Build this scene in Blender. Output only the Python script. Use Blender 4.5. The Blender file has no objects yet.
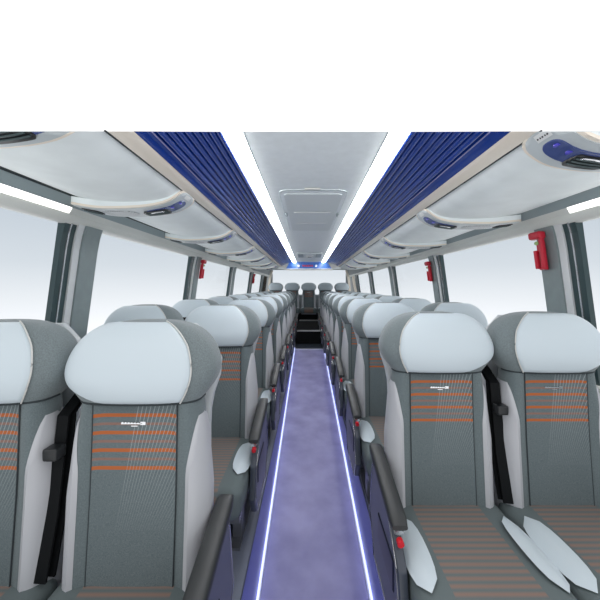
import bpy, bmesh, math, random
from mathutils import Vector, Matrix
random.seed(4)
C = bpy.context.scene.collection
E = 1.58            # eye height above world zero; "rel" heights below are measured from the eye
PL = -1.13          # seat platform, rel
pi = math.pi

# ------------------------------------------------------------ materials
def newmat(name):
    m = bpy.data.materials.new(name); m.use_nodes = True
    nt = m.node_tree; b = nt.nodes['Principled BSDF']
    return m, nt, b
def setb(b, col, rough, metal=0, coat=0, spec=None, sheen=0):
    b.inputs['Base Color'].default_value = (*col, 1)
    b.inputs['Roughness'].default_value = rough
    b.inputs['Metallic'].default_value = metal
    b.inputs['Coat Weight'].default_value = coat
    if spec is not None: b.inputs['Specular IOR Level'].default_value = spec
    if sheen: b.inputs['Sheen Weight'].default_value = sheen
def mat(name, col, rough=.5, metal=0, coat=0, noise=0, nscale=40, bump=0, bscale=300, spec=None, sheen=0):
    m, nt, b = newmat(name); setb(b, col, rough, metal, coat, spec, sheen)
    N = nt.nodes; L = nt.links
    tc = N.new('ShaderNodeTexCoord')
    if noise:
        n = N.new('ShaderNodeTexNoise'); n.inputs['Scale'].default_value = nscale; n.inputs['Detail'].default_value = 4
        L.new(tc.outputs['Object'], n.inputs['Vector'])
        r = N.new('ShaderNodeMapRange'); r.inputs['From Min'].default_value = .3; r.inputs['From Max'].default_value = .7
        r.inputs['To Min'].default_value = 1-noise; r.inputs['To Max'].default_value = 1+noise
        L.new(n.outputs['Fac'], r.inputs['Value'])
        mx = N.new('ShaderNodeVectorMath'); mx.operation = 'SCALE'; mx.inputs[0].default_value = col
        L.new(r.outputs[0], mx.inputs['Scale']); L.new(mx.outputs[0], b.inputs['Base Color'])
    if bump:
        n = N.new('ShaderNodeTexNoise'); n.inputs['Scale'].default_value = bscale
        L.new(tc.outputs['Object'], n.inputs['Vector'])
        bp = N.new('ShaderNodeBump'); bp.inputs['Strength'].default_value = bump; bp.inputs['Distance'].default_value = .002
        L.new(n.outputs['Fac'], bp.inputs['Height']); L.new(bp.outputs[0], b.inputs['Normal'])
    return m
def emit(name, col, s):
    m, nt, b = newmat(name); setb(b, (.8,.8,.8), .5)
    b.inputs['Emission Color'].default_value = (*col, 1); b.inputs['Emission Strength'].default_value = s
    return m
Mt = {}
Mt['leather'] = mat('pale_leather', (.59,.67,.72), .38, bump=.15, bscale=500)
Mt['fabric'] = mat('grey_fabric', (.135,.17,.18), .85, noise=.22, nscale=420, bump=.35, bscale=600, sheen=.2)
Mt['headfab'] = mat('grey_head_fabric', (.165,.20,.21), .8, noise=.22, nscale=350, bump=.35, bscale=500, sheen=.25)
Mt['bolster'] = mat('bolster_leather', (.50,.51,.54), .45, bump=.12, bscale=500)
Mt['shell'] = mat('back_shell_plastic', (.52,.55,.57), .4)
Mt['seam'] = mat('dark_seam', (.03,.04,.045), .8)
Mt['piping'] = mat('piping', (.6,.6,.58), .5)
Mt['armpad'] = mat('armrest_rubber', (.028,.031,.033), .45)
Mt['armtrim'] = mat('armrest_trim', (.65,.66,.68), .25, metal=.8)
Mt['cover'] = mat('seat_side_cover', (.045,.055,.075), .3)
Mt['frame'] = mat('seat_frame_metal', (.2,.21,.24), .35, metal=.6)
Mt['black'] = mat('black_webbing', (.006,.007,.008), .7, spec=.15)
Mt['blackp'] = mat('black_plastic', (.012,.014,.016), .3)
Mt['red'] = mat('red_plastic', (.62,.015,.04), .35)
Mt['redb'] = mat('red_button', (.6,.01,.02), .35)
Mt['chrome'] = mat('chrome', (.8,.82,.84), .18, metal=1)
Mt['ceil'] = mat('ceiling_lining', (.82,.88,.90), .6, noise=.03, nscale=30)
Mt['hatch'] = mat('hatch_plastic', (.72,.78,.79), .6)
Mt['bin'] = mat('bin_lining', (.88,.94,.95), .55, noise=.04, nscale=9, bump=.1, bscale=300)
Mt['beige'] = mat('champagne_rail', (.90,.82,.71), .3, coat=.3)
Mt['railgrey'] = mat('window_rail', (.80,.81,.77), .35)
Mt['channel'] = mat('channel_grey', (.34,.41,.43), .4)
Mt['dark'] = mat('dark_gap', (.03,.04,.045), .6)
Mt['pillar'] = mat('pillar_lining', (.25,.30,.305), .4, noise=.05, nscale=20)
Mt['pillarw'] = mat('pillar_lit_edge', (.75,.77,.78), .35)  # near side of the grey pillar, light on it painted as pale colour
Mt['gasket'] = mat('dark_gasket', (.03,.06,.065), .3)
Mt['wall'] = mat('lower_wall', (.35,.38,.4), .6)
Mt['white'] = mat('white_plastic', (.78,.8,.8), .4)
Mt['psu'] = mat('service_panel', (.55,.60,.62), .35)
Mt['psub'] = mat('service_pod_blue', (.05,.08,.25), .25, coat=.5)
Mt['led'] = mat('pod_lens', (.06,.05,.55), .3)
Mt['strip'] = emit('ceiling_strip', (1,.99,.98), 13)
Mt['cove'] = emit('window_cove_strip', (1,.97,.92), 1.6)  # emission stands in for a bright reflection on the cove
Mt['ledblue'] = emit('aisle_led', (.5,.56,1), 1.25)
Mt['ledwhite'] = mat('floor_edge_aluminium', (.72,.76,.85), .35, metal=.2)
Mt['step'] = mat('step_rubber', (.008,.009,.010), .8, spec=.1)
Mt['nosing'] = mat('step_nosing', (.45,.45,.46), .35, metal=.4)
Mt['platform'] = mat('platform_vinyl', (.16,.18,.24), .5)
Mt['riser'] = mat('riser_blue', (.12,.15,.55), .35)
Mt['disp'] = mat('display_blue', (.035,.14,.48), .25, coat=.4)
Mt['green'] = mat('green_sticker', (.35,.5,.2), .5)

# ribbed blue lining
Mt['blue'] = mat('blue_ribbed_lining', (.002,.036,.27), .26, coat=.12, spec=.35)
Mt['blueline'] = mat('blue_lining_piping', (.25,.25,.5), .4)
# floor vinyl
m, nt, b = newmat('aisle_vinyl'); N = nt.nodes; L = nt.links
tc = N.new('ShaderNodeTexCoord'); n = N.new('ShaderNodeTexNoise'); n.inputs['Scale'].default_value = 5; n.inputs['Detail'].default_value = 8
L.new(tc.outputs['Object'], n.inputs['Vector'])
r = N.new('ShaderNodeValToRGB'); r.color_ramp.elements[0].position = .3; r.color_ramp.elements[1].position = .7
r.color_ramp.elements[0].color = (.23,.225,.44,1); r.color_ramp.elements[1].color = (.36,.35,.60,1)
L.new(n.outputs['Fac'], r.inputs['Fac']); L.new(r.outputs[0], b.inputs['Base Color']); b.inputs['Roughness'].default_value = .45
Mt['floor'] = m

# seat insert: grey fabric, orange bands, fan of pale rays (local object coordinates)
def insert_mat(z0):
    m, nt, b = newmat('striped_insert_fabric'); N = nt.nodes; L = nt.links
    b.inputs['Roughness'].default_value = .85
    tc = N.new('ShaderNodeTexCoord'); sp = N.new('ShaderNodeSeparateXYZ'); L.new(tc.outputs['Object'], sp.inputs[0])
    def mth(op, a, c=None, d=None):
        q = N.new('ShaderNodeMath'); q.operation = op
        for i, v in enumerate((a, c, d)):
            if v is None: continue
            if isinstance(v, (int, float)): q.inputs[i].default_value = v
            else: L.new(v, q.inputs[i])
        return q.outputs[0]
    x = sp.outputs['X']; z = sp.outputs['Z']
    dz = mth('SUBTRACT', z0, z)                       # distance below first band
    pitch = .0465
    ph = mth('MODULO', mth('ADD', dz, pitch/2 + pitch*4), pitch)
    band = mth('LESS_THAN', mth('ABSOLUTE', mth('SUBTRACT', ph, pitch/2)), .0048)
    lim = mth('MULTIPLY', mth('GREATER_THAN', dz, -.01), mth('LESS_THAN', dz, pitch*3.4))
    band = mth('MULTIPLY', band, lim)
    ph2 = mth('MODULO', mth('ADD', dz, pitch*4), pitch)
    b2 = mth('LESS_THAN', mth('ABSOLUTE', mth('SUBTRACT', ph2, pitch/2)), .0035)
    lim2 = mth('MULTIPLY', mth('GREATER_THAN', dz, 0), mth('LESS_THAN', dz, pitch*2.9))
    b2 = mth('MULTIPLY', mth('MULTIPLY', b2, lim2), .38)
    bb = mth('MAXIMUM', band, b2)
    # rays from a point low on the panel
    rx = mth('ADD', x, .09); rz = mth('ADD', mth('SUBTRACT', z, z0), .62)
    ang = mth('ARCTAN2', rx, rz)
    fr = mth('ABSOLUTE', mth('SUBTRACT', mth('FRACT', mth('MULTIPLY', ang, 58)), .5))
    ray = mth('LESS_THAN', fr, .11)
    lm = mth('MULTIPLY', mth('GREATER_THAN', ang, .135), mth('LESS_THAN', dz, .30))
    fade = N.new('ShaderNodeMapRange'); fade.inputs['From Min'].default_value = .0; fade.inputs['From Max'].default_value = .3
    fade.inputs['To Min'].default_value = .42; fade.inputs['To Max'].default_value = .08
    L.new(dz, fade.inputs['Value'])
    ray = mth('MULTIPLY', mth('MULTIPLY', ray, lm), fade.outputs[0])
    nz = N.new('ShaderNodeTexNoise'); nz.inputs['Scale'].default_value = 450; L.new(tc.outputs['Object'], nz.inputs['Vector'])
    base = N.new('ShaderNodeValToRGB'); base.color_ramp.elements[0].position = .3; base.color_ramp.elements[1].position = .7
    base.color_ramp.elements[0].color = (.095,.125,.135,1); base.color_ramp.elements[1].color = (.165,.20,.21,1)
    L.new(nz.outputs['Fac'], base.inputs['Fac'])
    m1 = N.new('ShaderNodeMix'); m1.data_type = 'RGBA'; L.new(bb, m1.inputs['Factor']); L.new(base.outputs[0], m1.inputs['A'])
    m1.inputs['B'].default_value = (.44,.12,.035,1)
    m2 = N.new('ShaderNodeMix'); m2.data_type = 'RGBA'; L.new(ray, m2.inputs['Factor']); L.new(m1.outputs['Result'], m2.inputs['A'])
    m2.inputs['B'].default_value = (.5,.55,.56,1)
    L.new(m2.outputs['Result'], b.inputs['Base Color'])
    return m
Mt['insert'] = insert_mat(-.355 - PL)
# cushion fabric with fine brown bands across the middle
m, nt, b = newmat('cushion_fabric'); N = nt.nodes; L = nt.links
tc = N.new('ShaderNodeTexCoord'); w = N.new('ShaderNodeTexWave'); w.bands_direction = 'Y'; w.inputs['Scale'].default_value = 14
L.new(tc.outputs['Object'], w.inputs['Vector'])
sp = N.new('ShaderNodeSeparateXYZ'); L.new(tc.outputs['Object'], sp.inputs[0])
ab = N.new('ShaderNodeMath'); ab.operation = 'ABSOLUTE'; L.new(sp.outputs[0], ab.inputs[0])
lt = N.new('ShaderNodeMath'); lt.operation = 'LESS_THAN'; lt.inputs[1].default_value = .12; L.new(ab.outputs[0], lt.inputs[0])
mu = N.new('ShaderNodeMath'); mu.operation = 'MULTIPLY'; L.new(w.outputs['Fac'], mu.inputs[0]); L.new(lt.outputs[0], mu.inputs[1])
mx = N.new('ShaderNodeMix'); mx.data_type = 'RGBA'; L.new(mu.outputs[0], mx.inputs['Factor'])
mx.inputs['A'].default_value = (.12,.15,.155,1); mx.inputs['B'].default_value = (.24,.16,.13,1)
L.new(mx.outputs['Result'], b.inputs['Base Color']); b.inputs['Roughness'].default_value = .85
Mt['cushion'] = m
# perforated speaker grille
m, nt, b = newmat('speaker_grille'); N = nt.nodes; L = nt.links
tc = N.new('ShaderNodeTexCoord'); v = N.new('ShaderNodeTexVoronoi'); v.inputs['Scale'].default_value = 130; v.inputs['Randomness'].default_value = 0
L.new(tc.outputs['Object'], v.inputs['Vector'])
r = N.new('ShaderNodeValToRGB'); r.color_ramp.elements[0].position = .25; r.color_ramp.elements[1].position = .35
r.color_ramp.elements[0].color = (.18,.2,.21,1); r.color_ramp.elements[1].color = (.6,.63,.65,1)
L.new(v.outputs['Distance'], r.inputs['Fac']); L.new(r.outputs[0], b.inputs['Base Color'])
Mt['grille'] = m
# glass
m = bpy.data.materials.new('window_glass'); m.use_nodes = True; nt = m.node_tree; nt.nodes.clear()
o = nt.nodes.new('ShaderNodeOutputMaterial'); t = nt.nodes.new('ShaderNodeBsdfTransparent'); g = nt.nodes.new('ShaderNodeBsdfGlossy')
g.inputs['Roughness'].default_value = .02; t.inputs['Color'].default_value = (.97,.98,.99,1)
f = nt.nodes.new('ShaderNodeFresnel'); f.inputs['IOR'].default_value = 1.02; mx = nt.nodes.new('ShaderNodeMixShader')
nt.links.new(f.outputs[0], mx.inputs[0]); nt.links.new(t.outputs[0], mx.inputs[1]); nt.links.new(g.outputs[0], mx.inputs[2]); nt.links.new(mx.outputs[0], o.inputs[0])
Mt['glass'] = m

# ------------------------------------------------------------ mesh helpers
class MB:
    def __init__(s): s.v = []; s.f = []
    def grid(s, rows, cu=False, cv=False):
        o = len(s.v); R = len(rows); K = len(rows[0])
        for r in rows: s.v += [tuple(p) for p in r]
        for i in range(R if cv else R-1):
            for j in range(K if cu else K-1):
                a, b = i, (i+1) % R; c, d = j, (j+1) % K
                s.f.append((o+a*K+c, o+a*K+d, o+b*K+d, o+b*K+c))
        return s
    def fan(s, ring, flip=False):
        o = len(s.v); n = len(ring)
        c = tuple(sum(p[k] for p in ring)/n for k in range(3))
        s.v += [tuple(p) for p in ring] + [c]
        for i in range(n):
            f = (o+i, o+(i+1) % n, o+n); s.f.append(f[::-1] if flip else f)
        return s
    def box(s, x0, x1, y0, y1, z0, z1):
        o = len(s.v)
        s.v += [(x, y, z) for z in (z0, z1) for y in (y0, y1) for x in (x0, x1)]
        for q in ((0,2,3,1),(4,5,7,6),(0,1,5,4),(2,6,7,3),(0,4,6,2),(1,3,7,5)): s.f.append(tuple(o+k for k in q))
        return s
    def prism(s, poly, y0, y1, sl0=None):           # poly of (x,z), extruded along y ; sl0: function of z giving start
        o = len(s.v); n = len(poly)
        for x, z in poly: s.v.append((x, sl0(z) if sl0 else y0, z))
        for x, z in poly: s.v.append((x, y1, z))
        for i in range(n): s.f.append((o+i, o+(i+1) % n, o+n+(i+1) % n, o+n+i))
        s.f.append(tuple(o+i for i in range(n))[::-1]); s.f.append(tuple(o+n+i for i in range(n)))
        return s
    def tube(s, path, r, n=8, flat=1.0):
        P = [Vector(p) for p in path]; rows = []
        for i, p in enumerate(P):
            t = (P[min(i+1, len(P)-1)] - P[max(i-1, 0)]).normalized()
            up = Vector((0,0,1)) if abs(t.z) < .95 else Vector((0,1,0))
            a = t.cross(up).normalized(); b = a.cross(t).normalized()
            rows.append([p + a*math.cos(2*pi*k/n)*r + b*math.sin(2*pi*k/n)*r*flat for k in range(n)])
        s.grid(rows, cu=True); s.fan(rows[0], True); s.fan(rows[-1])
        return s
    def obj(s, name, material, parent=None, smooth=True, lift=0.0, bevel=0, seg=3):
        me = bpy.data.meshes.new(name)
        me.from_pydata([(x, y, z+lift) for x, y, z in s.v], [], s.f); me.update()
        bm = bmesh.new(); bm.from_mesh(me); bmesh.ops.remove_doubles(bm, verts=bm.verts, dist=1e-5)
        bmesh.ops.recalc_face_normals(bm, faces=bm.faces)
        if bevel: bmesh.ops.bevel(bm, geom=list(bm.edges), offset=bevel, segments=seg, affect='EDGES', profile=.5)
        bm.to_mesh(me); bm.free()
        if smooth:
            for p in me.polygons: p.use_smooth = True
        me.materials.append(Mt[material])
        o = bpy.data.objects.new(name, me); C.objects.link(o)
        if smooth and not bevel: me.set_sharp_from_angle(angle=math.radians(50))
        if bevel and smooth:
            w = o.modifiers.new('wn', 'WEIGHTED_NORMAL'); w.keep_sharp = True
        if parent: o.parent = parent
        return o
def thing(name, loc, label, cat, group=None):
    o = bpy.data.objects.new(name, None); o.empty_display_size = .1; C.objects.link(o); o.location = loc
    tag(o, label, cat, group); return o
def tag(o, label=None, cat=None, group=None):
    if label: o['label'] = label
    if cat: o['category'] = cat
    if group: o['group'] = group
def struct(o): o['kind'] = 'structure'; return o
def copy_tree(o, parent=None):
    c = o.copy(); C.objects.link(c)
    if parent: c.parent = parent
    for ch in o.children: copy_tree(ch, c)
    return c

# ------------------------------------------------------------ coach seat
def se(t, n):
    c, s_ = math.cos(t), math.sin(t)
    return math.copysign(abs(c)**(2/n), c), math.copysign(abs(s_)**(2/n), s_)
HZ0, HH = -.318 - PL, .219
def head_pt(t, v, off=0):
    def P(t, v):
        if v > .24: k = max(0, 1 - ((v-.24)/.76)**2.25)**(1/2.25)
        else: k = 1
        w = .216*(1 - .22*max(0, (.45-v)/.45)**2)
        kd = k**.8
        x, y = se(t, 2.5)
        d = (.115 if y < 0 else .075)*(1-.22*max(0, (.35-v)/.35)**2)
        yy = y*d*kd + .02 + .035*(v-.5)
        yy += -.018*(abs(x)**3) if y < 0 else 0     # wings curl forward a little
        return Vector((x*w*k**.75, yy, HZ0 + HH*v))
    p = P(t, v)
    if off:
        e = 1e-3; v2 = min(v, .97)
        n = (P(t+e, v2)-P(t-e, v2)).cross(P(t, v2+e)-P(t, v2-e)).normalized()
        p = p + n*off
    return p
BZ0, BH = -.88 - PL, .575
def bW(v): return .166 + .026*min(1, (1-v)*2.2)
def back_pt(t, v, off=0):
    def P(t, v):
        W = bW(v); x, y = se(t, 3.6)
        yf = -.055 - .05*(1-v); yb = .065 + .0*(1-v)
        yc = (yf+yb)/2; a = (yb-yf)/2
        px = x*W; py = yc + y*a
        if y > 0: px *= 1-.15*y
        if y < 0: py -= .026*math.exp(-((abs(px)-W*.83)/.032)**2)
        return Vector((px, py, BZ0 + BH*v))
    p = P(t, v)
    if off:
        e = 1e-3
        n = (P(t+e, v)-P(t-e, v)).cross(P(t, v+e)-P(t, v-e)).normalized(); p = p + n*off
    return p
def t_for(xr, n, side, back=False):                 # angle at which x/W = xr on the front half
    c = min(1, abs(xr))**(n/2)
    a = math.acos(c)
    return -a if side > 0 else -(pi-a)

def make_seat(name, m, kind):
    """m=+1: aisle on +x side. kind: 'aisle','window','rear'"""
    root = bpy.data.objects.new(name, None); root.empty_display_size = .1; C.objects.link(root)
    T = 56
    # backrest
    b = MB(); V = 22
    rows = [[back_pt(-2*pi*j/T, i/V) for j in range(T)] for i in range(V+1)]
    b.grid(rows, cu=True); b.fan(rows[0], True); b.fan(rows[-1])
    b.obj('backrest', 'fabric', root)
    # insert panel
    def ins(x, v, off):
        t = t_for(x/bW(v), 3.6, 1 if x >= 0 else -1); return back_pt(t, v, off)
    b = MB(); hw = .117
    xs = [-hw, -hw] + [-hw+2*hw*(j+.5)/16 for j in range(16)] + [hw, hw]
    rows = []
    for i in range(21):
        v = .02 + .955*i/20
        r = [ins(x, v, .001 if j in (0, len(xs)-1) else .004) for j, x in enumerate(xs)]; rows.append(r)
    b.grid(rows); b.obj('striped_insert', 'insert', root)
    for s in (-1, 1):
        b = MB(); b.tube([ins(s*hw, .02+.955*i/14, .003) for i in range(15)], .0018, 6); b.obj('seam', 'seam', root)
    # pale side bolsters
    for s in (-1, 1):
        rows = []
        for i in range(25):
            v = .03 + (.90-.03)*i/24
            z = BZ0+BH*v + PL
            f = max(0, min(1, (-.355 - z)/.14)); f = f**.6
            xr = (1-f)*.995 + f*(.145/bW(v))
            t0 = t_for(xr, 3.6, s); t1 = t_for(1, 3.6, s) + (.32 if s > 0 else -.32)*(.3+.7*f)
            r = []
            for j in range(13):
                t = t0 + (t1-t0)*j/12
                r.append(back_pt(t, v, .0005 if j in (0, 12) or i in (0, 24) else .007*min(1, .35+f)))
            rows.append(r)
        MB().grid(rows).obj('side_bolster', 'bolster', root)
    # headrest
    V = 26; rows = [[head_pt(-2*pi*j/T, .5-.5*math.cos(pi*(i/V)) if i < V else .9995) for j in range(T)] for i in range(V+1)]
    b = MB(); b.grid(rows, cu=True); b.fan(rows[0], True); b.fan(rows[-1]); hd = b.obj('headrest', 'headfab', root)
    # pad
    rows = []; NV = 26; NU = 30; edge = []; edge2 = []
    for i in range(NV+1):
        v = .012 + .965*(i/NV)
        if kind == 'rear': ta, to = math.radians(-26), math.radians(-154)
        else:
            ta = math.radians(-47 - 6*max(0, (v-.7)/.3)); to = math.radians(-172 + 62*(max(0, .36-v)/.36)**1.2)
        if m > 0: u0, u1 = to, ta
        else: u0, u1 = -pi-ta, -pi-to
        r = []
        for j in range(NU+1):
            t = u0 + (u1-u0)*j/NU
            r.append(head_pt(t, v, .0005 if j in (0, NU) or i in (0, NV) else .006))
        rows.append(r)
        edge.append(head_pt(ta if m > 0 else -pi-ta, v, .004))
    MB().grid(rows).obj('headrest_pad', 'leather', root)
    MB().tube(edge, .0022, 6).obj('piping', 'piping', hd)
    # lower seam of the headrest
    MB().tube([head_pt(-pi*j/20, .0, .001) for j in range(21)], .003, 6).obj('seam', 'seam', root)
    # back shell
    rows = []
    for i in range(15):
        v = i/14; w = .160 - .005*v; z = (-.90-PL) + .78*v
        w *= (1 if v < .8 else (1-((v-.8)/.2)**2.5*.35)); w += .040*math.exp(-((v-.84)/.12)**2)
        rows.append([(w*se(-2*pi*j/40, 5)[0], .085 + .02*v + .03*se(-2*pi*j/40, 5)[1]*(1-.4*v), z) for j in range(40)])
    b = MB(); b.grid(rows, cu=True); b.fan(rows[0], True); b.fan(rows[-1]); b.obj('back_shell', 'shell', root)
    # cushion
    b = MB(); b.box(-.212, .212, -.55, -.03, -.93-PL, -.795-PL); b.obj('seat_cushion', 'cushion', root, bevel=.045, seg=4)
    for s in (-1, 1):
        b = MB(); rows = []
        for i in range(9):
            u = -1 + 2*i/8; ww = math.sqrt(max(0, 1-abs(u)**2.6))
            rows.append([(s*(.178 + .038*ww*q), -.30+u*.14, -.79-PL + .008*ww - (.022 if q > .6 else 0)*q*ww) for q in (-1, -.4, .2, .7, 1)])
        b.grid(rows); b.obj('cushion_bolster', 'leather', root)
    # frame and legs
    b = MB(); b.box(-.20, .20, -.50, .06, -.955-PL, -.925-PL); b.obj('seat_frame', 'frame', root, smooth=False)
    for s in ((-1, 1) if kind != 'rear' else ()):
        b = MB(); b.box(s*.16-.02, s*.16+.02, -.36, -.30, 0, .18); b.box(s*.16-.02, s*.16+.02, -.1, -.04, 0, .18); b.box(s*.16-.025, s*.16+.025, -.42, .02, 0, .012)
        b.obj('leg', 'frame', root, smooth=False)
    # badge
    b = MB(); v0 = (-.377-PL-BZ0)/BH
    y0 = min(ins(x, v0, .006).y for x in (-.04, 0, .02)); zc = -.377-PL
    b.box(-.040, .026, y0-.001, y0+.004, zc-.0012, zc+.0016)
    for k in range(7): b.box(-.038+.0085*k, -.0325+.0085*k, y0-.002, y0+.004, zc-.0005, zc+.0052-.0004*k)
    b.box(.014, .028, y0-.002, y0+.004, zc-.003, zc+.006); b.box(-.012, .006, y0-.001, y0+.004, zc-.0075, zc-.005)
    b.obj('badge', 'chrome', root, smooth=False)
    if kind == 'aisle':
        x = m*.232
        # side cover below the arm
        poly = [(-.02, -.69), (-.10, -.66), (-.30, -.73), (-.37, -.80), (-.40, -.93), (-.34, -1.02), (-.05, -1.02), (.03, -.90)]
        bb = MB(); n = len(poly); xa, xb = x-.014, x+.014
        o = len(bb.v)
        for xx in (xa, xb): bb.v += [(xx, y, z-PL) for y, z in poly]
        for i in range(n): bb.f.append((i, (i+1) % n, n+(i+1) % n, n+i))
        bb.f.append(tuple(range(n))); bb.f.append(tuple(range(n, 2*n)))
        cov = bb.obj('side_cover', 'cover', root, bevel=.006, seg=2)
        rim = [(x+m*.014, y*.96, z-PL) for y, z in poly]; rim.append(rim[0])
        MB().tube(rim, .003, 6).obj('trim', 'armtrim', cov)
        bb = MB(); bb.box(x-.018, x+.018, -.33, -.12, -.90-PL, -.80-PL); bb.obj('recess', 'blackp', cov, bevel=.008, seg=2)
        # armrest
        A = Vector((x-m*.004, .02, -.635-PL)); B = Vector((x-m*.004, -.33, -.705-PL)); rows = []
        for i in range(17):
            u = i/16; p = A.lerp(B, u); k = (1-abs(2*u-1)**6)**.25 if 0 < i < 16 else .35
            wv = .027*(.75+.25*k); hv = .022*k
            rows.append([(p.x + wv*se(2*pi*j/20, 3.2)[0], p.y, p.z + hv*se(2*pi*j/20, 3.2)[1]) for j in range(20)])
        bb = MB(); bb.grid(rows, cu=True); bb.fan(rows[0]); bb.fan(rows[-1]); arm = bb.obj('armrest', 'armpad', root)
        d = Vector((0, 0, -.024))
        bb = MB(); bb.tube([A.lerp(B, .05)+d, A.lerp(B, .5)+d, A.lerp(B, .97)+d], .015, 10, .6); bb.obj('trim', 'armtrim', arm)
        bb = MB(); bb.tube([(x, -.335, -.735-PL), (x, -.352, -.737-PL)], .010, 14); bb.obj('recline_button', 'redb', root)
        bb = MB(); bb.tube([(x, -.03, -.65-PL), (x, .0, -.80-PL), (x, .02, -.9-PL)], .016, 8); bb.obj('arm_hinge', 'frame', root)
    if kind == 'window':
        x = m*.205
        for q, (dx, dy) in enumerate(((0, 0), (m*.007, .022))):
            b = MB(); pts = [(x-m*.03, .115+dy*.3, -.19-PL), (x-m*.012, .112+dy*.3, -.30-PL), (x+dx*.4, -.03+dy, -.37-PL), (x+dx, -.07+dy, -.62-PL), (x+dx-m*.01, -.10+dy, -.788-PL)]
            rows = []
            for p in pts:
                rows.append([(p[0]-.017, p[1], p[2]), (p[0]+.017, p[1]-.003, p[2]), (p[0]+.017, p[1]+.004, p[2]), (p[0]-.017, p[1]+.005, p[2])])
            b.grid(rows, cu=True); b.fan(rows[0]); b.fan(rows[-1])
            st = b.obj('seat_belt', 'black', root, smooth=False)
            if q == 0:
                b = MB(); b.box(x-.018, x+.022, -.085, -.045, -.475-PL, -.44-PL); b.obj('buckle', 'blackp', st, bevel=.006, seg=2)
                b = MB(); b.box(x-.045, x-.013, .10, .13, -.21-PL, -.18-PL) if m > 0 else b.box(x+.013, x+.045, .10, .13, -.21-PL, -.18-PL); b.obj('belt_guide', 'blackp', st, bevel=.006, seg=2)
    return root

ORD = ['front', 'second', 'third', 'fourth', 'fifth', 'sixth', 'seventh', 'eighth', 'ninth']
protos = {}
def place(kind, m, x, D, raise_, label, group):
    key = (kind, m)
    if key not in protos:
        protos[key] = make_seat('coach_seat', m, kind); r = protos[key]
    else: r = copy_tree(protos[key])
    r.location = (x, D, E+PL+raise_); tag(r, label, 'seat', group)
    return r
for k in range(9):
    DL = (.95, 1.79, 2.62)[k] if k < 3 else .98 + .82*k; DR = 1.265 + .80*k
    row = ORD[k] + ' row'
    tail = {0: 'nearest the camera', 8: 'last before rear bench'}.get(k, 'from the camera')
    place('aisle', 1, -.474, DL, 0, f'grey seat with armrest left of the aisle, {row}, {tail}', 'aisle seats on the left')
    place('window', 1, -.907, DL, 0, f'grey seat by the left windows, {row}, {tail}', 'window seats on the left')
    place('aisle', -1, .499, DR, 0, f'grey seat with armrest right of the aisle, {row}, {tail}', 'aisle seats on the right')
    place('window', -1, .927, DR, 0, f'grey seat by the right windows, {row}, {tail}', 'window seats on the right')
RN = ['far left seat of the rear bench, by the left corner', 'second seat from left on the rear bench', 'middle seat of the rear bench facing down the aisle',
      'second seat from right on the rear bench', 'far right seat of the rear bench, by the right corner']
for i, x in enumerate((-.90, -.43, .035, .505, .97)):
    place('rear', 1, x, 9.05, .223, RN[i], 'rear bench seats')

# ------------------------------------------------------------ setting
def fz(y): return -1.41 + .0747*(y-2.5)
FX0, FX1 = -.243, .309
YR = 9.35
S = lambda b, name, material, **k: struct(b.obj(name, material, None, lift=E, **k))
# floor: ramped aisle
b = MB(); ys = [.25 + (5.9-.25)*i/20 for i in range(21)]
b.grid([[(FX0, y, fz(y)), (FX1, y, fz(y))] for y in ys] ); b.grid([[(FX0, y, fz(y)-.03), (FX1, y, fz(y)-.03)] for y in ys])
S(b, 'floor', 'floor')
# platforms under the seats
for nm, a, c in (('left', -1.22, FX0), ('right', FX1, 1.32)):
    b = MB()
    b.prism([(a, PL), (c, PL), (c, PL-.5), (a, PL-.5)], .25, YR); S(b, 'trim_platform_'+nm, 'platform', smooth=False)
    s = 1 if nm == 'left' else -1
    c = FX0 if nm == 'left' else FX1
    b = MB(); b.grid([[(c+s*.003, y, fz(y)+.004), (c+s*.003, y, max(PL-.004, fz(y)+.005))] for y in ys]); S(b, 'trim_riser_'+nm, 'riser')
    b = MB(); rows = []
    c = FX0 if nm == 'left' else FX1
    for y in ys: rows.append([(c+s*.004, y, fz(y)+.012), (c+s*.016, y, fz(y)+.010), (c+s*.018, y, fz(y)+.001), (c+s*.004, y, fz(y)+.001)])
    b.grid(rows, cu=True); o = b.obj('floor_edge_strip', 'ledwhite', None, lift=E)
    tag(o, f'pale metal strip along the {nm} edge of the aisle floor', 'trim strip')
    b = MB(); y_ = [.6+i*.25 for i in range(21)]
    rows = [[(c+s*.006, y, fz(y)+.045), (c+s*.016, y, fz(y)+.041), (c+s*.006, y, fz(y)+.032)] for y in ys]
    b.grid(rows, cu=True); o = b.obj('led_strip', 'ledblue', None, lift=E)
    tag(o, f'blue light strip low along the {nm} side of the aisle', 'light strip')
# steps to the rear bench
b = MB(); b.box(FX0+.001, FX1-.001, 5.9, 6.45, -1.30, -1.148); st = S(b, 'floor_landing', 'cover', smooth=False)
b = MB(); b.box(FX0+.001, FX1-.001, 6.45, 8.46, -1.30, -.887); S(b, 'floor_step', 'step', smooth=False)
b = MB(); b.box(-1.18, 1.28, 8.46, YR, -1.10, -.8901); S(b, 'floor_rear', 'step', smooth=False)
b = MB(); b.box(FX0+.03, FX1-.03, 6.43, 6.55, -.895, -.880); tag(b.obj('step_nosing', 'nosing', None, lift=E, smooth=False), 'grey nosing along the lower black step in the aisle', 'step edge', 'step nosings')
b = MB(); b.box(FX0+.03, FX1-.03, 8.38, 8.48, -.895, -.868); tag(b.obj('step_nosing', 'nosing', None, lift=E, smooth=False), 'grey nosing before the rear bench, the upper of two', 'step edge', 'step nosings')
b = MB(); b.box(FX0, FX1, 5.88, 5.93, -1.165, -1.140); tag(b.obj('floor_edge_strip', 'ledwhite', None, lift=E, smooth=False), 'pale strip across the far end of the aisle floor', 'trim strip')
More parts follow.
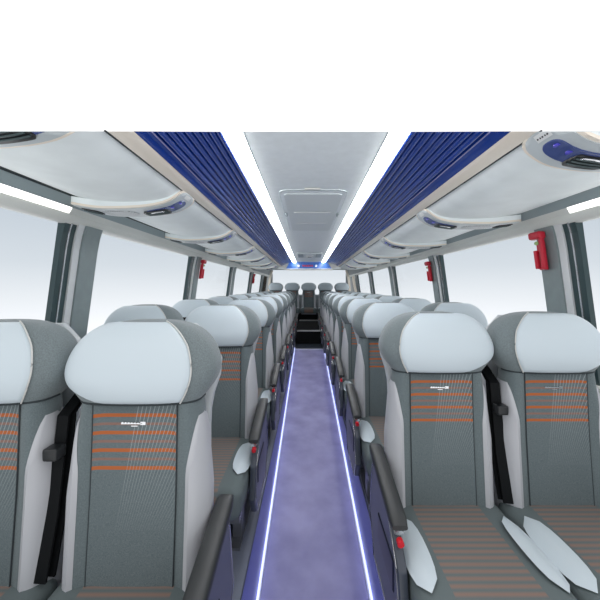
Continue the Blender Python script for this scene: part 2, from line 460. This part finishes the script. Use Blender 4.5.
# bench box
b = MB(); b.box(-1.15, 1.22, 8.62, 9.2, -.888, -.735); tag(b.obj('bench_base', 'step', None, lift=E, smooth=False), 'black box base under the five seat rear bench', 'bench base')

# cut along the raked windscreen header
cut = lambda z: 2.06*z
CE = 5.95
cz = lambda z, y: z - .0085*(y-1)
def long(poly2, name, material, y1=CE, top=None, closed=True, y0=None, smooth=False, sl=.0085):
    """cross-section (x,z) swept along the coach from the header cut to y1, dropping slightly to the rear"""
    b = MB(); rows = []
    for f in (0, .12, .3, .5, .75, 1):
        r = []
        for x, z in poly2:
            ys_ = cut(z) if y0 is None else y0
            y = ys_ + (y1-ys_)*f; r.append((x, y, z - sl*(y-1)))
        rows.append(r)
    b.grid(rows, cu=closed)
    if closed:
        for i, fl in ((0, True), (-1, False)): b.fan(rows[i], fl)
    return b
# centre ceiling
b = long([(-.208,.506),(.263,.506),(.263,.53),(-.208,.53)], 0, 0); S(b, 'ceiling', 'ceil', smooth=False)
for nm, x0, x1 in (('left', -.275, -.212), ('right', .267, .330)):
    b = long([(x0,.507),(x0+.012,.497),(x1-.012,.497),(x1,.507),(x1,.522),(x0,.522)], 0, 0, sl=.0085)
    o = b.obj('ceiling_light_strip', 'strip', None, lift=E, smooth=False)
    tag(o, f'long white ceiling light strip on the {nm} of the pale centre panel', 'light strip', 'ceiling light strips')
    xi = -.210 if nm == 'left' else .265
    b = long([(xi-.002,.5045),(xi+.002,.5045),(xi+.002,.515),(xi-.002,.515)], 0, 0); S(b, 'trim_ceiling_'+nm, 'channel', smooth=False)
# ribbed blue linings
for nm, A, B in (('left', (-.277,.506), (-.483,.432)), ('right', (.332,.506), (.566,.432))):
    A = Vector(A); B = Vector(B); d = B-A; n = Vector((-d.y, d.x)).normalized()
    if n.y > 0: n = -n
    pts = []; NR = 10
    for i in range(NR*8+1):
        u = i/(NR*8)
        am = .011 if u < .82 else .002
        h = am*(abs(math.sin(pi*u*NR)))**.7 - .016*math.sin(pi*u)
        p = A + d*u + n*h
        pts.append((p.x, p.y))
    b = long(pts, 0, 0, closed=False); o = S(b, 'trim_blue_'+nm, 'blue', smooth=True)
    b = MB()
    p = A + d*.83 + n*(-.004)
    b.tube([(p.x, cut(p.y)+.002, p.y), (p.x, CE, p.y-.0085*(CE-1))], .0022, 6)
    S(b, 'trim_piping_'+nm, 'blueline')
    # closing backing above the lining so that no sky leaks in
    b = long([(A.x, .535), (B.x*1.02, .48), (B.x*1.02, .50), (A.x, .56)], 0, 0); S(b, 'trim_roof_'+nm, 'ceil', smooth=False)

# overhead racks
PROF = {'left': [(.527,.417),(.56,.385),(.62,.356),(.72,.340),(.86,.336),(.95,.345),(1.03,.362)],
        'right': [(.61,.417),(.645,.382),(.70,.352),(.80,.336),(.95,.333),(1.05,.340),(1.14,.352)]}
def prof(nm, u, dz=0.0):
    P = PROF[nm]; n = len(P)-1; f = max(0, min(n-1e-6, u*n)); i = int(f); t = f-i
    p0 = P[max(0, i-1)]; p1 = P[i]; p2 = P[i+1]; p3 = P[min(n, i+2)]
    q = [0.5*((2*p1[k]) + (-p0[k]+p2[k])*t + (2*p0[k]-5*p1[k]+4*p2[k]-p3[k])*t*t + (-p0[k]+3*p1[k]-3*p2[k]+p3[k])*t**3) for k in (0,1)]
    s = -1 if nm == 'left' else 1
    return s*q[0], q[1]+dz
UNITS = {'left': [.70, 1.44, 2.35, 3.25, 4.1, 4.95, 5.7], 'right': [.85, 1.75, 2.66, 3.6, 4.45, 5.3]}
EN = 6.25
for nm in ('left', 'right'):
    s = -1 if nm == 'left' else 1
    root = thing('overhead_luggage_rack', (s*.8, 3, E+.4), f'pale grey overhead luggage rack with champagne rail along the {nm} side', 'luggage rack', 'overhead racks')
    def sub(b, name, material, **k):
        o = b.obj(name, material, None, lift=0, **k)
        me = o.data
        for v in me.vertices: v.co -= Vector((s*.8, 3, .4))
        o.parent = root; return o
    # underside lining: sagging a little between the service units
    b = MB(); rows = []
    NYY = 60
    for i in range(NYY+1):
        r = []
        for j in range(25):
            u = j/24; x, z = prof(nm, u, .016 + .028*u*u)
            y0 = cut(z); y = y0 + (EN-y0)*i/NYY
            r.append((x, y, z-.004*(y-1)))
        rows.append(r)
    b.grid(rows); sub(b, 'lining', 'bin')
    rows = [[(x, max(y, cut(z+.03)), z+.03) for x, y, z in r[::4]] for r in rows[::6]]
    b = MB(); b.grid(rows); sub(b, 'rack_floor', 'white')
    # champagne rail between the blue lining and the rack
    xb, xa = (.483, .535) if nm == 'left' else (.566, .618)
    b = MB(); sec = [(xb-.002,.434),(xb+.012,.424),(xa-.006,.414),(xa,.414),(xa+.004,.424),(xa-.002,.45),(xb,.45)]
    rows = [[(s*x, cut(z)+(EN-cut(z))*f, z-.004*(cut(z)+(EN-cut(z))*f-1)) for x, z in sec] for f in (0,.25,.5,.75,1)]
    b.grid(rows, cu=True); b.fan(rows[0], True); b.fan(rows[-1]); sub(b, 'front_rail', 'beige')
    rows = [[(s*(xa+.002+.004*math.cos(a)), cut(.412)+(EN-.85)*f, .4135+.003*math.sin(a)-.004*(cut(.412)+(EN-.85)*f-1)) for a in (0,1.5,3,4.5)] for f in (0,1)]
    b = MB(); b.grid(rows, cu=True); sub(b, 'shadow_gap', 'dark', smooth=False)
    # outer dark gap, grey channel
    X = (lambda x: x*1.0) if nm == 'left' else (lambda x: x*1.0+.11)
    xo, zo = PROF[nm][-1]
    y0 = .75
    def strip(pts, name, material, target=None, y1=9.3, y0=.75):
        b = MB(); rows = [[(s*X(x), max(y, cut(z)), z) for x, z in pts] for y in (y0, y0+(y1-y0)*.3, y0+(y1-y0)*.6, y1)]
        b.grid(rows, cu=True); b.fan(rows[0], True); b.fan(rows[-1])
        return b
    sub(strip([(1.025,.405),(1.033,.396),(1.045,.41),(1.03,.42)], 0, 0, y1=EN), 'gap_seal', 'dark', smooth=False)
    sub(strip([(1.034,.400),(1.072,.362),(1.085,.372),(1.045,.42)], 0, 0, y1=EN), 'side_channel', 'channel', smooth=False)
    o = strip([(1.072,.363),(1.088,.334),(1.10,.34),(1.085,.37)], 0, 0, y1=1.46).obj('cove_glow_strip', 'cove', None, lift=E, smooth=False)  # near stretch made to glow in place of a reflection, not a lamp
    tag(o, f'thin warm white strip with painted glow above the {nm} side windows', 'light strip', 'painted cove glow strips')
    S(strip([(1.0725,.363),(1.0885,.334),(1.10,.34),(1.085,.37)], 0, 0, y1=EN, y0=1.46), 'trim_cove_'+nm, 'railgrey', smooth=False)
    S(strip([(1.087,.336),(1.084,.318),(1.094,.300),(1.106,.292),(1.13,.292),(1.13,.345)], 0, 0), 'trim_rail_'+nm, 'railgrey', smooth=True)
    # wall above the rail, outboard (closes the coach shell)
    S(strip([(1.125,.30),(1.14,.30),(1.14,.56),(1.125,.56)], 0, 0), 'wall_upper_'+nm, 'wall', smooth=False)
    # roof over the racks
    ro = [( (.48,.50),(1.14,.56),(1.14,.575),(.48,.515) )]
    b = MB(); rows = [[(s*X(x) if k in (1,2) else s*x, cut(z) if y is None else y, z) for k, (x, z) in enumerate(ro[0])] for y in (None, 3, YR)]
    b.grid(rows, cu=True); b.fan(rows[0], True); b.fan(rows[-1]); S(b, 'ceiling_outer_'+nm, 'ceil', smooth=False)

    # service units
    for ui, yc in enumerate(UNITS[nm]):
        x0, z0 = prof(nm, .5); SL = -.004*(yc-1)
        near = 'nearest the camera' if ui == 0 else ('rearmost' if ui == len(UNITS[nm])-1 else ORD[ui] + ' nearest')
        r_ = thing('service_unit', (x0, yc, E+z0+SL), f'overhead service unit with lamp and air vents on the {nm} rack, {near}', 'service unit', f'service units on the {nm} rack')
        def patch(u0, u1, hw, dz, th, name, material, re=.04, ex=2.6, yo=0, parent=r_, tilt=0):
            b = MB(); NU_ = 26; low = []; top = []
            for i in range(NU_+1):
                q = -1+2*i/NU_; q2 = math.sin(q*pi/2); u = (u0+u1)/2 + (u1-u0)/2*q2
                # rounded ends measured in u
                e = min(u-u0, u1-u)/re; k = 1 if e >= 1 else max(0, 1-(1-e)**ex)**(1/ex)
                x, z = prof(nm, u, dz); xx, zz = x-x0, z-z0
                h = hw*k + .0005
                low.append([(xx, yo+h*q_, zz) for q_ in (-1,-.5,0,.5,1)]); top.append([(xx, yo+h*q_, zz+th) for q_ in (-1,-.5,0,.5,1)])
            b.grid(low); b.grid(top)
            loop = [l[0] for l in low] + [l[-1] for l in low[::-1]]; loopt = [l[0] for l in top] + [l[-1] for l in top[::-1]]
            b.grid([loop, loopt], cu=True)
            return b.obj(name, material, parent)
        HW = .082
        fr = patch(.0, 1.0, HW, .004, .03, 'housing', 'bin', re=.16)
        patch(.0, 1.0, HW+.002, .0, .009, 'rim', 'beige', re=.16)
        patch(.02, .985, HW-.010, -.003, .02, 'panel', 'psu', re=.14)
        patch(.14, .50, .035, -.006, .01, 'reading_light_pod', 'psub', re=.10, yo=.0)
        for (u_, yo) in ((.20, -.012), (.30, -.012)):
            x, z = prof(nm, u_, -.0065); b = MB()
            b.tube([(x-x0, yo, z-z0+.004), (x-x0, yo, z-z0-.001)], .009, 14); b.obj('lamp_button', 'led', r_)
        v_ = patch(.34, .52, .034, -.009, .01, 'air_vent', 'blackp', re=.03, yo=.012)
        for k, yy in enumerate((-.004, .012, .028)):
            b = MB(); b.tube([tuple((prof(nm, u_, -.0105)[0]-x0, yy, prof(nm, u_, -.0105)[1]-z0)) for u_ in (.355,.40,.45,.505)], .0028, 6); b.obj('slat', 'gasket', v_)
        b = MB(); pa = [(.375, -.015), (.38, -.028), (.42, -.030), (.46, -.028), (.465, -.015)]
        b.tube([(prof(nm, u_)[0]-x0, yy+.012, prof(nm, u_, -.013 if k_ in (1,2,3) else -.009)[1]-z0) for k_, (u_, yy) in enumerate(pa)], .003, 8); b.obj('handle', 'chrome', v_)
        patch(.55, .75, .045, -.0055, .01, 'speaker_grille', 'grille', re=.07)
        v_ = patch(.79, .94, .034, -.007, .01, 'air_vent', 'blackp', re=.03, yo=.008)
        for k, yy in enumerate((-.006, .008, .022)):
            b = MB(); b.tube([tuple((prof(nm, u_, -.0085)[0]-x0, yy, prof(nm, u_, -.0085)[1]-z0)) for u_ in (.805,.86,.925)], .0026, 6); b.obj('slat', 'gasket', v_)
        b = MB()
        x, z = prof(nm, .035, -.005); x2, z2 = prof(nm, .105, -.006)
        b.grid([[(x-x0, -.03, z-z0), (x-x0, .022, z-z0)], [(x2-x0, -.03, z2-z0), (x2-x0, .022, z2-z0)]])
        b.grid([[(x-x0, -.03, z-z0+.006), (x-x0, .022, z-z0+.006)], [(x2-x0, -.03, z2-z0+.006), (x2-x0, .022, z2-z0+.006)]])
        pl = b.obj('nameplate', 'white', r_, smooth=False)
        if nm == 'right' and ui == 0:
            b = MB(); 
            for k in range(5):
                ww = .004 if k in (1, 3) else .0055
                yy = -.022 + .0085*k
                f = .55; xm = x+(x2-x)*.42-x0; zm = z+(z2-z)*.42-z0; xn = x+(x2-x)*.62-x0; zn = z+(z2-z)*.62-z0
                b.grid([[(xm, yy, zm-.0012), (xm, yy+ww, zm-.0012)], [(xn, yy, zn-.0012), (xn, yy+ww, zn-.0012)]])
            b.obj('lettering', 'blackp', pl, smooth=False)
        if ui == 0:                                    # the coach is built from the raked header plane rearwards
            for ch in r_.children_recursive:
                bm = bmesh.new(); bm.from_mesh(ch.data); L0 = Vector((x0, yc, z0+SL))
                res = bmesh.ops.bisect_plane(bm, geom=bm.verts[:]+bm.edges[:]+bm.faces[:], plane_co=-L0, plane_no=Vector((0, 1, -2.06)), clear_inner=True)
                ed = [e for e in res['geom_cut'] if isinstance(e, bmesh.types.BMEdge)]
                if ed: bmesh.ops.holes_fill(bm, edges=ed)
                if len(bm.faces): bm.to_mesh(ch.data)
                else: ch.name = 'gone'
                bm.free()
            for ch in [c for c in r_.children_recursive if c.name.startswith('gone')]: bpy.data.objects.remove(ch)

# ---- side walls, windows, pillars
def wx(nm, z):                                  # inner wall face, |x|, leaning out towards the floor
    base = 1.108 if nm == 'left' else 1.216
    return base + .135*(.30 - z)
PIL = {'left': [1.62, 3.22, 4.85, 6.45, 8.0], 'right': [1.61, 3.10, 4.70, 6.30, 8.0]}
wn = 0; pn = 0
for nm in ('left', 'right'):
    s = -1 if nm == 'left' else 1
    b = MB(); SILL = -.46
    b.prism([(s*wx(nm, SILL), SILL), (s*(wx(nm, SILL)+.05), SILL), (s*(wx(nm, -1.6)+.05), -1.6), (s*wx(nm, -1.6), -1.6)], .25, YR)
    S(b, 'wall_'+nm, 'wall', smooth=False)
    edges = [.75] + PIL[nm] + [9.3]
    for i in range(len(edges)-1):
        wn += 1; a = edges[i]; c = edges[i+1]
        w = bpy.data.objects.new('window_%d' % wn, None); C.objects.link(w); w.location = (s*wx(nm, 0), (a+c)/2, E); w['kind'] = 'structure'; w.empty_display_size = .1
        def loc(b, name, material, **k):
            o = b.obj(name, material, None, **k); L0 = Vector((s*wx(nm, 0), (a+c)/2, 0))
            for v in o.data.vertices: v.co -= L0
            o.parent = w; return o
        b = MB(); xa, xb = wx(nm, SILL)+.035, wx(nm, .30)+.035
        b.grid([[(s*xa, a+.02, SILL), (s*xa, c-.02, SILL)], [(s*xb, a+.02, .31), (s*xb, c-.02, .31)]])
        b.grid([[(s*(xa+.006), a+.02, SILL), (s*(xa+.006), c-.02, SILL)], [(s*(xb+.006), a+.02, .31), (s*(xb+.006), c-.02, .31)]])
        loc(b, 'glass_pane', 'glass', smooth=False)
    for i, yc in enumerate(PIL[nm]):
        pn += 1
        p = bpy.data.objects.new('trim_%d' % pn, None); C.objects.link(p); p.location = (s*wx(nm, 0), yc, E); p['kind'] = 'structure'; p.empty_display_size = .1
        def lp(b, name, material, **k):
            o = b.obj(name, material, None, **k); L0 = Vector((s*wx(nm, 0), yc, 0))
            for v in o.data.vertices: v.co -= L0
            o.parent = p; return o
        z0, z1 = -.50, .30
        def post(y0, y1, d0, d1, zt=z1):
            b = MB(); rows = []
            for z, ex in ((z0, 0), (.18, 0), (.25, .004), (zt, .012)):
                x = wx(nm, z)
                rows.append([(s*(x+d1), y0, z), (s*(x-d0-ex), y0, z), (s*(x-d0-ex), y1, z), (s*(x+d1), y1, z)])
            b.grid(rows, cu=True); b.fan(rows[0]); b.fan(rows[-1]); return b
        lp(post(yc-.045, yc+.075, .012, .03), 'pillar_cover', 'pillar', smooth=False, bevel=0)
        lp(post(yc-.088, yc-.047, .004, .03), 'lit_edge', 'pillarw', smooth=False)  # lit side of the pillar, its brightness put into the colour
        lp(post(yc-.122, yc-.090, -.004, .03), 'gasket', 'gasket', smooth=False)
        lp(post(yc-.160, yc-.128, -.006, .03), 'gasket', 'gasket', smooth=False)
        lp(post(yc-.129, yc-.121, -.002, .03), 'chrome_line', 'armtrim', smooth=False)
    b = MB(); x = wx(nm, SILL)
    b.box(min(s*(x-.02), s*(x+.05)), max(s*(x-.02), s*(x+.05)), .4, 9.3, SILL-.02, SILL+.012); S(b, 'trim_sill_'+nm, 'railgrey', smooth=False)

# rear wall with window
b = MB(); b.box(-1.32, 1.42, YR, YR+.05, -1.6, -.22); S(b, 'wall_rear', 'wall', smooth=False)
b = MB(); b.box(-1.32, -1.02, YR, YR+.05, -.22, .58); b.box(1.12, 1.42, YR, YR+.05, -.22, .58); b.box(-1.02, 1.12, YR, YR+.05, .50, .60); S(b, 'wall_rear_frame', 'wall', smooth=False)
w = MB().box(-1.03, 1.13, YR+.02, YR+.028, -.23, .51); S(w, 'window_rear', 'glass', smooth=False)
# rear ceiling (behind the display box)
b = MB(); b.box(-.60, .70, CE+.12, YR, .478, .50); S(b, 'ceiling_rear', 'white', smooth=False)
# beige corner posts
for s, x in ((-1, -1.02), (1, 1.12)):
    b = MB(); rows = []
    for i in range(9):
        u = i/8; z = -.3 + .78*u
        xx = x + s*(.10 - .10*u**3) ; rows.append([(xx-.03, YR-.12, z), (xx+.03, YR-.12, z), (xx+.03, YR-.02, z), (xx-.03, YR-.02, z)])
    b.grid(rows, cu=True); S(b, 'trim_corner_'+('left' if s < 0 else 'right'), 'beige')

# display box across the end of the centre ceiling
DY = CE+.03
t = thing('display_panel', (.05, DY, E+.40), 'blue display panel with red lettering across the far end of the ceiling', 'display')
zt = .475; zb = .345
b = MB(); pts = [(-.40-.05, zb-.40), (.40, zb-.40), (.31, zt-.40), (-.38, zt-.40)]
o_ = len(b.v)
b.prism(pts, 0, .10); b.obj('housing', 'disp', t, smooth=False)
b = MB(); b.box(-.45, .40, -.015, .12, zb-.40-.014, zb-.40-.001); b.obj('lower_edge', 'white', t, smooth=False)
for xx in (-.215, .11):
    b = MB(); b.tube([(xx, .002, -.005), (xx, -.010, -.005)], .022, 14); b.obj('spot_lamp', 'white', t)
b = MB()
for k in range(6): b.box(-.145+.034*k, -.145+.034*k+.022, -.006, .002, -.02, .012)
b.obj('lettering', 'red', t, smooth=False)

# ceiling hatch
zc_ = lambda y: .506 - .0085*(y-1)
hy0, hy1, hx0, hx1 = 1.64, 2.75, -.148, .208
t = thing('roof_hatch', (.03, 2.2, E+zc_(2.2)), 'pale rectangular roof hatch with rounded corners in the centre ceiling', 'hatch')
def rrect(x0, x1, y0, y1, r, n=6):
    P = []
    for cx, cy, a0 in ((x1-r, y1-r, 0), (x0+r, y1-r, 90), (x0+r, y0+r, 180), (x1-r, y0+r, 270)):
        for k in range(n+1):
            a = math.radians(a0+90*k/n); P.append((cx+r*math.cos(a), cy+r*math.sin(a)))
    return P
def plate(x0, x1, y0, y1, r, zt, zb, name, material, parent):
    R = rrect(x0-.03, x1-.03, y0-2.2, y1-2.2, r); b = MB()
    zo = lambda y: -.0085*y
    rb = [(x, y, zb+zo(y)) for x, y in R]; rt = [(x, y, zt+zo(y)) for x, y in R]
    b.grid([rb, rt], cu=True); b.fan(rb, True); b.fan(rt); return b.obj(name, material, parent, smooth=False)
def ring(x0, x1, y0, y1, r, wd, zb, name, material, parent):
    R = rrect(x0-.03, x1-.03, y0-2.2, y1-2.2, r)
    b = MB(); pts = [(x, y, zb-.0085*y) for x, y in R]; pts.append(pts[0]); b.tube(pts, wd, 8); return b.obj(name, material, parent)
plate(hx0, hx1, hy0, hy1, .05, .002, -.008, 'frame', 'ceil', t)
ring(hx0, hx1, hy0, hy1, .05, .0022, -.006, 'seal', 'channel', t)
plate(hx0+.022, hx1-.022, hy0+.04, hy1-.04, .03, -.004, -.014, 'panel', 'hatch', t)
for yy in (2.06, 2.40):
    b = MB(); b.tube([(hx0+.03, yy-2.2, -.0155), (hx1-.09, yy-2.2, -.0155)], .004, 6); b.obj('slat', 'white', t)
for xx in (hx0+.008, hx1-.008):
    b = MB(); b.box(xx-.03-.006, xx-.03+.006, -.09, -.03, -.02, -.005); b.obj('latch', 'channel', t, bevel=.003, seg=2)
b = MB(); b.box(-.045, .035, hy0-.035-2.2, hy0-.018-2.2, -.006, .003); b.obj('handle', 'railgrey', t, bevel=.002, seg=1)
# ceiling lamp cluster beyond the hatch
t = thing('ceiling_lamp', (.03, 4.7, E+zc_(4.7)), 'small grey lamp and grille cluster in the ceiling behind the roof hatch', 'ceiling lamp')
b = MB(); b.box(-.18, .18, -.32, .32, -.018, -.002); b.obj('housing', 'hatch', t, bevel=.008, seg=2)
for xx in (-.13, .13):
    b = MB(); b.box(xx-.04, xx+.04, -.24, .20, -.022, -.016); b.obj('grille', 'channel', t, smooth=False)
b = MB(); b.tube([(0, -.02, -.016), (0, -.02, -.035)], .055, 18); b.obj('lamp', 'white', t)
b = MB(); b.tube([(0, -.02, -.034), (0, -.02, -.04)], .028, 18); b.obj('sensor', 'blackp', t)

# red emergency hammers on the pillars
def hammer(nm, yc, ztop, label):
    s = -1 if nm == 'left' else 1
    xw = wx(nm, ztop-.1) - .016
    r = thing('emergency_hammer', (s*xw, yc, E+ztop-.21), label, 'emergency hammer', 'red hammers on the pillars')
    k = -s                                             # direction into the coach
    lean = lambda z: -s*(-1)*0 + s*(.135*(.1-z))       # follow the wall lean
    def bx(y0, y1, z0, z1, d0, d1, name, material, bev=.004, parent=r):
        b = MB(); xa, xb = k*d0, k*d1
        b.box(min(xa, xb), max(xa, xb), y0, y1, z0, z1)
        b.v = [(x+lean(z), y, z) for x, y, z in b.v]
        return b.obj(name, material, parent, bevel=bev, seg=2)
    bx(-.015, .035, .0, .15, 0, .014, 'holder', 'red')
    bx(.010, .030, .005, .10, .02, .038, 'guard', 'red')
    bx(-.03, -.006, .0, .17, .012, .034, 'hammer_handle', 'red', .006)
    hd_ = bx(-.035, .05, .155, .195, .004, .044, 'hammer_head', 'red', .012)
    b = MB(); b.tube([(k*.024, .048, .178), (k*.024, .066, .176)], .007, 8); b.obj('tip', 'chrome', hd_)
    b = MB(); b.tube([(k*.036+lean(.13), -.002, .135), (k*.041+lean(.13), -.004, .135)], .010, 12); b.obj('sticker', 'green', r)
    bx(-.006, .004, .01, .09, .006, .016, 'slot_plate', 'white', .002)
hammer('right', 1.64, .298, 'red emergency hammer on the nearest right hand window pillar')
hammer('right', 3.15, .265, 'red emergency hammer on the second right hand window pillar')
hammer('left', 3.30, .295, 'red emergency hammer on the second left hand window pillar')
hammer('left', 6.48, .28, 'small distant red hammer on the fourth left hand pillar')

# ------------------------------------------------------------ world: bright studio backdrop around the coach
w = bpy.data.worlds.new('studio'); bpy.context.scene.world = w; w.use_nodes = True; nt = w.node_tree; N = nt.nodes; L = nt.links
bg = N['Background']; tc = N.new('ShaderNodeTexCoord'); sp = N.new('ShaderNodeSeparateXYZ'); L.new(tc.outputs['Generated'], sp.inputs[0])
mr = N.new('ShaderNodeMapRange'); mr.inputs['From Min'].default_value = -.5; mr.inputs['From Max'].default_value = .5; L.new(sp.outputs['Z'], mr.inputs['Value'])
cr = N.new('ShaderNodeValToRGB'); L.new(mr.outputs[0], cr.inputs['Fac']); L.new(cr.outputs[0], bg.inputs['Color'])
R = cr.color_ramp; R.elements[0].position = 0; R.elements[0].color = (1,1,1,1); R.elements[1].position = 1; R.elements[1].color = (1,1,1,1)
for p, c in ((.38, (.92,.92,.94,1)), (.47, (.755,.775,.795,1)), (.56, (.60,.64,.675,1)), (.69, (.50,.55,.60,1)), (.80, (1,1,1,1))):
    e = R.elements.new(p); e.color = c
bg.inputs['Strength'].default_value = 1.03

# ------------------------------------------------------------ camera
cam = bpy.data.cameras.new('camera'); co = bpy.data.objects.new('camera', cam); C.objects.link(co)
co.location = (0, 0, E); co.rotation_euler = (pi/2, 0, 0)
cam.sensor_width = 36; cam.lens = 320/600*36; cam.shift_x = -7.5/600; cam.shift_y = -13/600; cam.clip_start = .05
sc = bpy.context.scene; sc.camera = co
vs = sc.view_settings; vs.view_transform = 'Standard'; vs.look = 'None'; vs.exposure = .22; vs.gamma = 1; vs.use_curve_mapping = False
